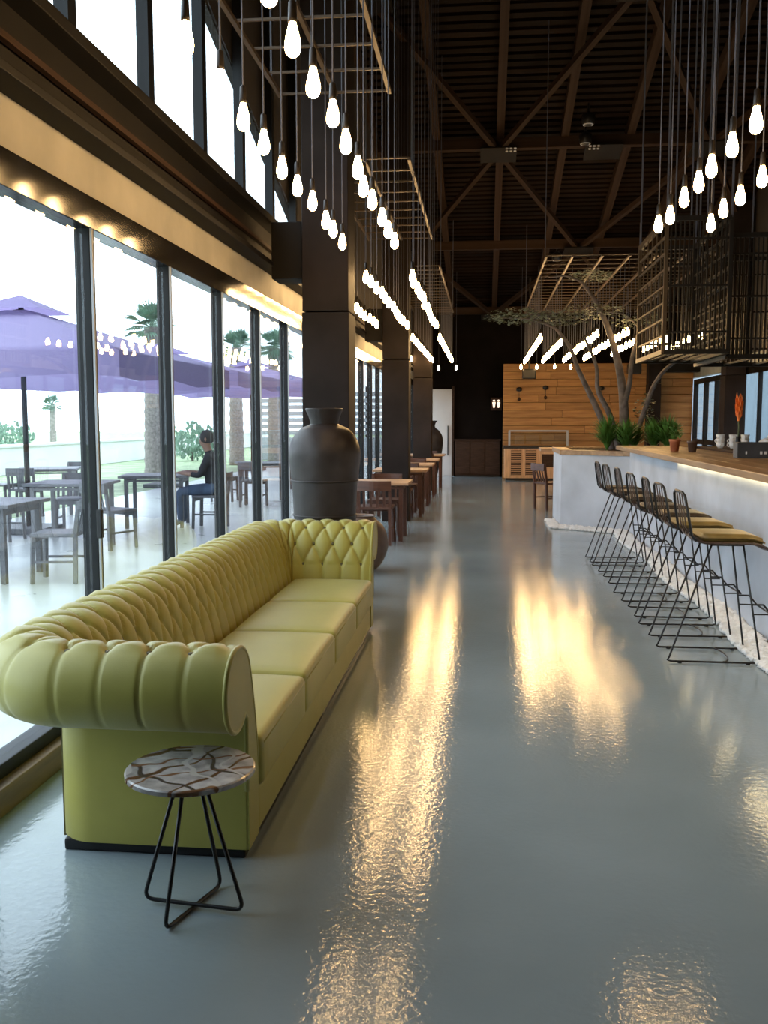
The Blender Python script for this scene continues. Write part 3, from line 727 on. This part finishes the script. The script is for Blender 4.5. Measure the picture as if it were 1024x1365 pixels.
# ------------------------------------------------------------------ things on the bar
ZT = 1.172
def pot(name, label, loc, s, plant):
    t = thing(name, label, 'plant pot', loc)
    MB().lathe([(.036*s,0),(.046*s,.085*s),(.052*s,.086*s),(.053*s,.11*s),(.046*s,.11*s),(.042*s,.095*s)], 24).build('pot', TERRA if plant else CLAYB, t, True)
    MB().lathe([(.043*s,.094*s),(.043*s,.098*s)], 16).build('soil', DARK if plant else TERRA, t)
    if plant:
        mb = MB()
        for k in range(70):
            an = random.uniform(0,6.28); rr_ = random.uniform(.01,.10); h = random.uniform(.12,.30); c, s_ = math.cos(an), math.sin(an)
            p = Vector((rr_*c, rr_*s_, h)); w = random.uniform(.012,.022); tx = Vector((-s_, c, 0))*w; up_ = Vector((c*.6, s_*.6, .5))*w*1.5
            mb.add([p-up_, p+tx, p+up_, p-tx], [(0,1,2,3)])
        for k in range(7):
            an = k*.9; mb.tube([(0,0,.09), (.05*math.cos(an), .05*math.sin(an), .22)], .0025, 4)
        mb.build('foliage', LEAF, t)
pot('potted_herb', 'terracotta pot with a leafy green herb on the bar worktop', (2.01, 10.25, ZT), 1.15, True)
pot('clay_pot', 'small dark clay pot without plant beside the potted herb', (2.14, 10.0, ZT), 1.05, False)
bx = thing('napkin_box', 'charcoal box on the bar worktop with small white marks', 'box', (2.19, 8.45, ZT))
rbox('body', -.02, .27, -.07, .07, 0, .135, CHAR, bx, .008)
rbox('inset', 0, .25, -.05, .05, .125, .138, BLACK, bx, .002)
for dx, w_ in ((.05,.012),(.17,.02),(.205,.022)): rbox('mark', dx, dx+w_, -.073, -.069, .035, .06, WHITE, bx, 0)
dm = thing('dome_cover', 'white domed lid standing behind the charcoal box', 'lid', (2.93, 10.1, 1.17))
MB().lathe([(.13,0),(.13,.02),(.125,.06),(.10,.11),(.06,.14),(.015,.15)], 28).build('dome', WHITE, dm, True); MB().lathe([(.012,.148),(.02,.165),(.008,.178)], 12).build('knob', WHITE, dm, True)
MB().lathe([(.15,0.0),(.155,.006),(.14,.010)], 28).build('plate', WHITE, dm, True)
cupm = MB().lathe([(.028,0),(.044,.03),(.05,.07),(.047,.07),(.040,.03),(.02,.008)], 20).mesh('cup_body', WHITE, True)
hm = MB().tube([(.046,0,.058),(.066,0,.055),(.070,0,.038),(.058,0,.022),(.042,0,.022)], .005, 6).mesh('handle', WHITE, True)
n = 0
for cx_, cy_, wh in ((2.77, 11.45, 'leftmost'), (2.89, 11.35, 'middle'), (3.01, 11.3, 'right')):
    for k in range(3):
        c = thing('coffee_cup', 'white cup, %s of the %s cup stack on the back counter' % (['bottom','middle','top'][k], wh), 'cup', (cx_, cy_, 1.17+k*.046), random.uniform(0,6), 'stacked white cups')
        link('cup_body', cupm, c); link('handle', hm, c)
fl = thing('flower_stem', 'tall orange torch flower in a slim dark vase on the bar', 'flower', (2.32, 8.95, ZT))
MB().lathe([(.035,0),(.04,.05),(.022,.12),(.018,.17),(.024,.18)], 18).build('vase', BLACK, fl, True)
MB().tube([(0,0,.12),(.005,0,.25),(0,0,.34)], .007, 6).build('stem', STEM, fl, True)
mb = MB()
for k in range(26):
    h = .32+.17*k/26; an = k*2.4; w = .034*(1-.55*abs(k/26-.45)); c, s_ = math.cos(an), math.sin(an)
    p0 = Vector((0,0,h)); p1 = Vector((c*w, s_*w, h+.05)); p2 = Vector((c*w*1.15, s_*w*1.15, h+.10)); tx = Vector((-s_, c, 0))*.014
    mb.add([p0, p1+tx, p2, p1-tx], [(0,1,2,3)])
mb.lathe([(.012,.32),(.02,.38),(.014,.46),(.003,.52)], 8).build('bloom', ORANGE, fl)
cm = thing('coffee_grinder', 'dark machine at the right edge of the bar worktop', 'machine', (2.30, 7.75, ZT))
rbox('body', -.02, .30, -.10, .12, 0, .12, BLACK, cm, .02); MB().lathe([(.13,.12),(.15,.15),(.15,.19),(.12,.21)], 24, (.15,0,0)).build('top_plate', CHAR, cm, True)

# ------------------------------------------------------------------ tree and plants in the planter
tree = thing('indoor_tree', 'leaning grey multi-stemmed tree with sparse flat foliage growing from the planter', 'tree', (2.0, 14.0, 1.07))
def stem(P, r0, r1, name='trunk'):
    q = cat(P, 6); nq = len(q); MB().tube(q, [r0+(r1-r0)*k/(nq-1)*1.0 for k in range(nq)], 9).build(name, BARK, tree, True)
stem([(0,0,0),(.02,0,.45),(-.02,.1,1.0),(-.15,.15,1.55),(-.36,.1,2.05),(-.62,.05,2.42)], .085, .022)
stem([(-.12,.1,0),(-.30,.05,.45),(-.50,0,.85),(-.66,-.1,1.15),(-.80,-.1,1.5),(-1.0,-.1,1.75)], .055, .02)
stem([(-.05,-.05,0),(-.20,-.1,.5),(-.38,-.15,.85),(-.42,-.2,1.2),(-.60,-.25,1.6)], .05, .018)
stem([(.12,0,0),(.26,-.05,.45),(.44,0,.95),(.70,.05,1.25),(1.15,.1,1.45)], .045, .018)
stem([(.0,0,.6),(.08,.0,.95),(.12,.05,1.35),(.22,.1,1.75)], .045, .018, 'branch')
stem([(-.62,.05,2.42),(-.85,.0,2.5),(-1.1,0,2.48)], .022, .008, 'branch')
stem([(-1.0,-.1,1.75),(-1.35,-.1,1.88),(-1.8,-.1,1.9)], .02, .006, 'branch')
stem([(.22,.1,1.75),(.0,.1,1.95),(-.35,.1,2.0)], .016, .006, 'branch')
mb = MB()
for (cx_,cy_,cz_,rx,ry,rz,nn) in ((-1.55,-.1,1.92,.48,.35,.12,420),(-.90,-.1,1.90,.45,.35,.12,330),(-.45,.1,2.0,.5,.4,.12,220),(-.48,.05,2.50,.36,.3,.09,260),(.20,.1,1.85,.45,.4,.10,200),(.90,.1,1.42,.4,.35,.07,240),(.32,.1,.62,.16,.2,.2,120)):
    for k in range(nn):
        while True:
            q = Vector((random.uniform(-1,1), random.uniform(-1,1), random.uniform(-1,1)))
            if q.length < 1: break
        p = Vector((cx_+q.x*rx, cy_+q.y*ry, cz_+q.z*rz)); an = random.uniform(0,6.28); w = random.uniform(.012,.026)
        d1 = Vector((math.cos(an), math.sin(an), random.uniform(-.4,.4)))*w*1.8; d2 = Vector((-math.sin(an), math.cos(an), random.uniform(-.6,.6)))*w*.8
        mb.add([p-d1, p+d2, p+d1, p-d2], [(0,1,2,3)])
tag(mb.build('foliage', LEAFG, tree), kind='stuff')
def grass_plant(label, x, y, h, n, spread):
    t = thing('planter_fern', label, 'plant', (x, y, 1.06), 0, 'green plants in the planter')
    mb = MB()
    for k in range(n):
        an = random.uniform(0,6.28); hh = h*random.uniform(.5,1.1); sp = spread*random.uniform(.2,1.0); c, s_ = math.cos(an), math.sin(an); w = random.uniform(.008,.016); tx = Vector((-s_, c, 0))*w
        p = [Vector((c*sp*f*f, s_*sp*f*f, hh*(f-.30*f*f*f*sp/spread))) for f in (.05,.4,.75,1.0)]
        mb.add([p[0]-tx*.6,p[0]+tx*.6,p[1]+tx,p[1]-tx,p[2]+tx*.8,p[2]-tx*.8,p[3]], [(0,1,2,3),(3,2,4,5),(5,4,6)])
    mb.build('blades', LEAF, t)
for k, (x,y,h,nn,sp) in enumerate(((1.72,13.5,.42,90,.30),(1.95,13.3,.38,90,.26),(2.12,13.65,.34,70,.24),(2.34,13.35,.40,90,.26),(2.50,13.25,.42,90,.28),(2.60,13.75,.38,80,.25))):
    grass_plant('green grassy fern in the planter, %s from the left' % ORD[k], x, y, h*1.3, int(nn*2.6), sp*1.25)

# ------------------------------------------------------------------ tables and chairs
def make_chair(m, name='dining_chair', bm2=None):
    t = thing(name, '', 'chair')
    rbox('seat', -.21,.21,-.21,.21,.43,.465, m, t, .01)
    for sx in (-1,1):
        bar('leg', (sx*.185,.185,.43), (sx*.195,.20,0), .036, m, t)
        bar('leg', (sx*.185,-.19,.0), (sx*.185,-.20,.46), .036, m, t); bar('back_post', (sx*.185,-.20,.45), (sx*.185,-.24,.76), .034, m, t)
        bar('stretcher', (sx*.185,.18,.20), (sx*.185,-.19,.20), .022, m, t)
    mb = MB(); n = 8; P = [(-.205+.41*k/n, -.250-.03*math.sin(PI*k/n)) for k in range(n+1)]
    mb.prism(P+[(x,y-.022) for x,y in reversed(P)], .66, .78).build('top_rail', m, t)
    for k in range(4): bar('back_slat', (-.12+.08*k,-.205,.46), (-.12+.08*k,-.258,.68), .028, m, t, .012)
    bar('apron', (-.18,.185,.405), (.18,.185,.405), .02, m, t, .05)
    return t
def make_table(m, name, w, d):
    t = thing(name, '', 'table')
    rbox('table_top', -w/2,w/2,-d/2,d/2,.70,.735, m, t, .006)
    for sx in (-1,1):
        for sy_ in (-1,1): bar('leg', (sx*(w/2-.10), sy_*(d/2-.08), 0), (sx*(w/2-.10), sy_*(d/2-.08), .70), .05, CHAIRW if m is TABW else m, t)
        bar('apron', (sx*(w/2-.10), -d/2+.08, .665), (sx*(w/2-.10), d/2-.08, .665), .025, CHAIRW if m is TABW else m, t, .07)
    for sy_ in (-1,1): bar('apron', (-w/2+.10, sy_*(d/2-.08), .665), (w/2-.10, sy_*(d/2-.08), .665), .07, CHAIRW if m is TABW else m, t, .025)
    return t
tb = make_table(TABW, 'dining_table', .84, .72); ch = make_chair(CHAIRW)
tys = [11.8, 14.75, 16.6, 18.6, 21.2]
first = True
for k, yy in enumerate(tys):
    l = ['wooden dining table nearest the sofa beside the dark column', 'second wooden dining table along the window, behind the second column','third wooden dining table along the window','fourth wooden dining table along the window, before the last column','farthest wooden dining table along the window'][k]
    if k == 0: tb.location = (-1.34, yy, 0); tb['label'] = l; tb['group'] = 'dining tables along the window'
    else: dup(tb, (-1.30, yy, 0), 0, l)
    for side in (-1, 1):
        if k == 3 and side == 1: continue   # the last column stands there
        l2 = 'red-brown wooden chair on the %s side of the %s dining table' % ('near' if side < 0 else 'far', ['nearest','second','third','fourth','farthest'][k])
        pos = (-1.30, yy+side*.50, 0); rz = 0 if side < 0 else PI
        if first: ch.location = pos; ch.rotation_euler = (0,0,rz); ch['label'] = l2; ch['group'] = 'chairs at the dining tables'; first = False
        else: dup(ch, pos, rz, l2)
dup(ch, (1.12, 16.0, 0), -PI/2+.5, 'red-brown wooden chair standing beyond the planter')
ht = thing('high_table', 'pale timber high table just beyond the planter', 'table', (1.25, 15.55, 0))
rbox('table_top', -.35,.9,-.32,.32,1.0,1.05, TABW, ht); bar('leg', (.6,0,0), (.6,0,1.0), .08, CHAIRW, ht); bar('leg', (.1,.15,0), (.1,.15,1.0), .06, CHAIRW, ht)

# ------------------------------------------------------------------ outside: ground, lawn, walls
tag(MB().box(-7.2, XL-.15, Y0-20, 60, -.12, -.005).build('patio', PATIO), kind='structure')
tag(MB().box(-60, -7.2, Y0-40, 120, -.14, -.01).build('lawn', GRASS), kind='structure')
tag(MB().box(XR+.15, 40, Y0-20, 60, -.14, -.02).build('yard', PALE), kind='structure')
gw = thing('garden_wall', 'low white garden wall beyond the lawn', 'wall')
rbox('wall', -13.3, -13.0, -4, 58, 0, .75, PALE, gw, .01); rbox('coping', -13.36, -12.94, -4, 58, .75, .82, PALE, gw, .01)
sw = thing('sheet_wall', 'pale blue ribbed sheet wall outside the right windows', 'wall')
for k in range(64): rbox('sheet', 8.0, 8.05+(.03 if k % 2 else 0), 4+k*.9, 4.894+k*.9, 0, 4.6, BLUEW, sw, 0)
lf = thing('louvre_fence', 'pale grey louvred fence outside beyond the far window bays', 'fence')
for k in range(7): rbox('louvre', -8.5, -2.4, 35.0, 35.06, .95+k*.24, 1.10+k*.24, GATE, lf, 0)
rbox('base_wall', -8.5, -2.4, 34.95, 35.15, 0, .85, GATE, lf, .01)
for x in (-8.45, -6.4, -4.4, -2.45): bar('post', (x, 35.1, 0), (x, 35.1, 2.75), .08, BLACK, lf)

# ------------------------------------------------------------------ patio umbrellas
def umbrella(x, y, half, ze, zp, label):
    t = thing('patio_umbrella', label, 'umbrella', (x, y, 0), 0, 'purple patio umbrellas')
    n = 14; vs = []; fs = []
    cor = [(-half,-half),(half,-half),(half,half),(-half,half)]
    for sgn in range(4):       # four panels, each with a slight sag
        p, q = Vector((*cor[sgn], ze)), Vector((*cor[(sgn+1) % 4], ze)); top = Vector((0,0,zp)); mb = MB(); vs = []; fs = []
        for i in range(7):
            f = i/6
            for j in range(9):
                g = j/8; e = p.lerp(q, g); w = e.lerp(top, f*.93); w.z -= .10*math.sin(PI*f)*math.sin(PI*g)*(1-f); vs.append(w)
        for i in range(6):
            for j in range(8): fs.append((i*9+j, i*9+j+1, (i+1)*9+j+1, (i+1)*9+j))
        # valance
        o = len(vs)
        for j in range(9):
            e = p.lerp(q, j/8); w = e.copy(); w.z -= .28+.03*math.sin(j*PI/2); vs.append(w)
        for j in range(8): fs.append((j, o+j, o+j+1, j+1))
        mb.add(vs, fs); mb.build('canopy_panel', CANOPY, t, True)
    c = half*.22
    mb = MB(); mb.add([(-c,-c,zp-.06),(c,-c,zp-.06),(c,c,zp-.06),(-c,c,zp-.06),(0,0,zp+.16)], [(0,1,4),(1,2,4),(2,3,4),(3,0,4)]); mb.build('vent_cap', CANOPY, t)
    MB().lathe([(.035,0),(.035,zp)], 10).build('pole', BLACK, t, True); rbox('base', -.35,.35,-.35,.35,0,.08, CHAR, t, .01)
    for (cx_,cy_) in cor: bar('rib', (0,0,zp-.03), (cx_*.98,cy_*.98,ze-.03), .03, BLACK, t)
umbrella(-6.1, 12.0, 2.2, 2.25, 2.98, 'purple patio umbrella nearest the sofa, left in the window')
umbrella(-7.2, 20.5, 2.4, 2.45, 3.05, 'purple patio umbrella in the middle of the windows')
umbrella(-6.9, 27.5, 2.4, 2.5, 3.15, 'purple patio umbrella farthest along the window')

# ------------------------------------------------------------------ palms
def palm(x, y, h, rt, rc, label):
    t = thing('palm_tree', label, 'palm', (x, y, 0), 0, 'palms beyond the patio')
    P = []
    for k in range(26): P.append((rt*(1.25-.35*k/25)*(1.0+.10*(k % 2)), h*k/25))
    MB().lathe(P, 14).build('trunk', PBARK, t, True)
    mb = MB()
    for k in range(60):
        an = random.uniform(0,6.28); el = random.uniform(-.5,1.35); c, s_ = math.cos(an), math.sin(an); ax = Vector((c*math.cos(el), s_*math.cos(el), math.sin(el)))
        sd = Vector((-s_, c, 0)); base = Vector((0,0,h))+ax*rc*.35; mb.tube([(0,0,h), base], rc*.012, 4)
        for j in range(-4, 5):
            d = (ax+sd*math.tan(j*.2)).normalized(); tip = base+d*rc*(.65-.03*abs(j))+Vector((0,0,-rc*.10)); m_ = base+d*rc*.35
            w = (ax.cross(sd)*.3+sd).normalized()*rc*.03; mb.add([base, m_+w, tip, m_-w], [(0,1,2,3)])
    tag(mb.build('crown', PALML, t), kind='stuff')
palm(-8.66, 24.0, 3.9, .20, .85, 'fan palm with grey trunk seen through the second window pane')
palm(-8.3, 31.0, 3.9, .20, .85, 'fan palm seen through the fourth window pane')
palm(-7.35, 32.6, 4.0, .20, .9, 'fan palm seen through the fifth window pane')
palm(-20.0, 42.0, 2.2, .12, .6, 'tiny distant palm far across the lawn')
for k, (x, y, s) in enumerate(((-24, 40, 1.0), (-21.5, 41, .8), (-10.8, 34, .8))):
    t = thing('garden_shrub', ['round shrub at far left beyond the garden wall','smaller round shrub right of the far left shrub','round shrub near the far umbrellas'][k], 'shrub', (x, y, 0))
    mb = MB()
    for j in range(500):
        q = Vector((random.gauss(0,1), random.gauss(0,1), random.gauss(0,1))).normalized()*random.uniform(.5,1); p = Vector((q.x*s*1.3, q.y*s*1.3, s*.9+q.z*s*.9)); an = random.uniform(0,6.28); w = .09*s
        mb.add([p+Vector((math.cos(an)*w,math.sin(an)*w,0)), p+Vector((0,0,w*1.4)), p-Vector((math.cos(an)*w,math.sin(an)*w,0)), p-Vector((0,0,w))], [(0,1,2,3)])
    tag(mb.build('leaves', PALML, t), kind='stuff'); MB().lathe([(.05,0),(.04,s*.8)], 8).build('stem', BARK, t)

# ------------------------------------------------------------------ patio furniture
pt_ = make_table(GREYCH, 'patio_table', .95, .85); pc = make_chair(GREYCH, 'patio_chair')
pt_['group'] = 'patio tables'; pc['group'] = 'patio chairs'
ptabs = [(-4.75, 8.45, 'patio table at the far left edge just outside the first pane'), (-5.1, 11.2, 'patio table behind the slatted chair outside the second pane'), (-4.62, 12.9, 'patio table in front of the seated person outside'),
         (-7.0, 14.5, 'patio table at the lawn edge outside the first pane'), (-4.0, 16.8, 'patio table outside beyond the seated person'), (-3.7, 20.0, 'patio table outside the last window panes before the vase')]
for k, (x,y,l) in enumerate(ptabs):
    if k == 0: pt_.location = (x,y,0); pt_['label'] = l
    else: dup(pt_, (x,y,0), .1*k, l)
pch = [(-3.95, 8.35, PI/2+.15, 'weathered patio chair turned sideways right of the left edge patio table'), (-4.75, 7.75, 0.0, 'weathered patio chair at the left edge with its back to the glass'), (-4.35, 10.55, -.45, 'weathered slatted patio chair in the second pane, back to the camera'),
       (-6.0, 11.1, -PI/2, 'weathered patio chair left of the second pane table'), (-5.5, 12.1, PI+.2, 'weathered patio chair beyond the second pane table'), (-3.80, 12.75, PI/2, 'patio chair under the seated person'),
       (-7.0, 13.7, .2, 'weathered patio chair near side of the lawn edge table'), (-7.9, 14.6, -PI/2, 'weathered patio chair left side of the lawn edge table'), (-7.0, 15.4, PI, 'weathered patio chair far side of the lawn edge table'),
       (-3.2, 16.9, PI/2, 'weathered patio chair right of the table beyond the seated person'), (-4.0, 16.0, 0, 'weathered patio chair near side of the table beyond the seated person'), (-4.8, 17.0, -PI/2, 'weathered patio chair left of the table beyond the seated person'),
       (-3.7, 19.2, 0, 'weathered patio chair near side of the farthest patio table'), (-3.7, 20.9, PI, 'weathered patio chair far side of the farthest patio table')]
for k, (x,y,rz,l) in enumerate(pch):
    if k == 0: pc.location = (x,y,0); pc.rotation_euler = (0,0,rz); pc['label'] = l
    else: dup(pc, (x,y,0), rz, l)

# ------------------------------------------------------------------ seated person outside
SKIN = mat('skin', (0.36, 0.22, 0.16), 0.6); SHIRT = mat('dark_shirt', (0.022, 0.024, 0.030), 0.8, noise=0.2); JEAN = mat('jeans', (0.06, 0.10, 0.17), 0.8, noise=0.2); HAIR = mat('dark_hair', (0.05, 0.048, 0.047), 0.7); SHOE = mat('shoe', (0.03, 0.03, 0.03), 0.6)
per = thing('person', 'seated person in dark shirt and blue jeans at a patio table outside', 'person', (-3.80, 12.75, 0), PI/2+.1)
V = []; E = []; RD = []; KD = []
def jv(p, r_, kd): V.append(p); RD.append(r_); KD.append(kd); return len(V)-1
pel = jv((0,-.06,.55), .135, 1); ab = jv((0,-.05,.70), .13, 1); chs = jv((0,-.01,.90), .15, 1); nk0 = jv((0,.01,1.04), .07, 1); nk = jv((0,.03,1.10), .052, 0)
hd0 = jv((0,.055,1.16), .075, 0); hd1 = jv((0,.05,1.24), .092, 0); hd2 = jv((0,.045,1.31), .06, 0)
E += [(pel,ab),(ab,chs),(chs,nk0),(nk0,nk),(nk,hd0),(hd0,hd1),(hd1,hd2)]
nose = jv((0,.15,1.215), .016, 0); E.append((hd1,nose))
for s in (-1,1):
    hip = jv((s*.09,-.02,.54), .095, 2); kn = jv((s*.13,.42,.52), .065, 2); ank = jv((s*.13,.40,.10), .042, 2); toe = jv((s*.14,.55,.045), .036, 3); E += [(pel,hip),(hip,kn),(kn,ank),(ank,toe)]
    sh = jv((s*.18,-.01,.98), .068, 1); el = jv((s*.24,.10,.74), .048, 1); wr = jv((s*.14,.33,.77), .030, 0); pm_ = jv((s*.11,.40,.775), .028, 0); E += [(chs,sh),(sh,el),(el,wr),(wr,pm_)]
    for q, (dx, ln) in enumerate(((-.030,.055),(-.011,.070),(.009,.066),(.028,.052))):
        f1 = jv((s*.11+dx*s, .43, .775), .010, 0); f2 = jv((s*.11+dx*s*1.15, .43+ln*.6, .772), .009, 0); f3 = jv((s*.11+dx*s*1.2, .43+ln, .758), .008, 0); E += [(pm_,f1),(f1,f2),(f2,f3)]
    th = jv((s*.075,.375,.775), .011, 0); th2 = jv((s*.06,.41,.772), .009, 0); E += [(pm_,th),(th,th2)]
bmx = bpy.data.meshes.new('body'); bmx.from_pydata(V, E, []); tmp = bpy.data.objects.new('body_tmp', bmx); COL.objects.link(tmp)
tmp.modifiers.new('skin', 'SKIN'); sd = tmp.modifiers.new('sub', 'SUBSURF'); sd.levels = 2
for k, sv in enumerate(bmx.skin_vertices[0].data): sv.radius = (RD[k], RD[k]); sv.use_root = (k == 0)
bpy.context.view_layer.update(); dg = bpy.context.evaluated_depsgraph_get()
bme = bpy.data.meshes.new_from_object(tmp.evaluated_get(dg)); bpy.data.objects.remove(tmp)
bme.materials.clear()
for m in (SKIN, SHIRT, JEAN, SHOE): bme.materials.append(m)
VV = [Vector(p) for p in V]
for p in bme.polygons:
    c = p.center; best, bk_ = 1e9, 0
    for (i, j) in E:
        ab_ = VV[j]-VV[i]; f = max(0, min(1, (c-VV[i]).dot(ab_)/ab_.length_squared)); d = (c-(VV[i]+ab_*f)).length-(RD[i]*(1-f)+RD[j]*f)
        if d < best: best, bk_ = d, (KD[i] if f < .5 else KD[j])
    p.material_index = bk_; p.use_smooth = True
link('body', bme, per)
MB().lathe([(.012,.115),(.06,.10),(.092,.05),(.100,0),(.092,-.05),(.06,-.075)], 16, (0,.035,1.255)).build('hair', HAIR, per, True)
for s in (-1,1):
    MB().lathe([(.002,-.008),(.010,0),(.002,.008)], 8, (s*.035,.128,1.245)).build('eye', WHITE, per, True)
    MB().lathe([(.006,-.03),(.016,0),(.006,.03)], 8, (s*.096,.04,1.235)).build('ear', SKIN, per, True)
# lamp post on the lawn
lp = thing('lamp_post', 'thin pale lamp post standing on the lawn', 'lamp post', (-17.0, 34.5, 0))
MB().lathe([(.09,0),(.06,.3),(.05,3.4)], 10).build('pole', PALE, lp, True); MB().lathe([(.05,3.4),(.16,3.5),(.16,3.75),(.03,3.9)], 12).build('lantern', PALE, lp, True)
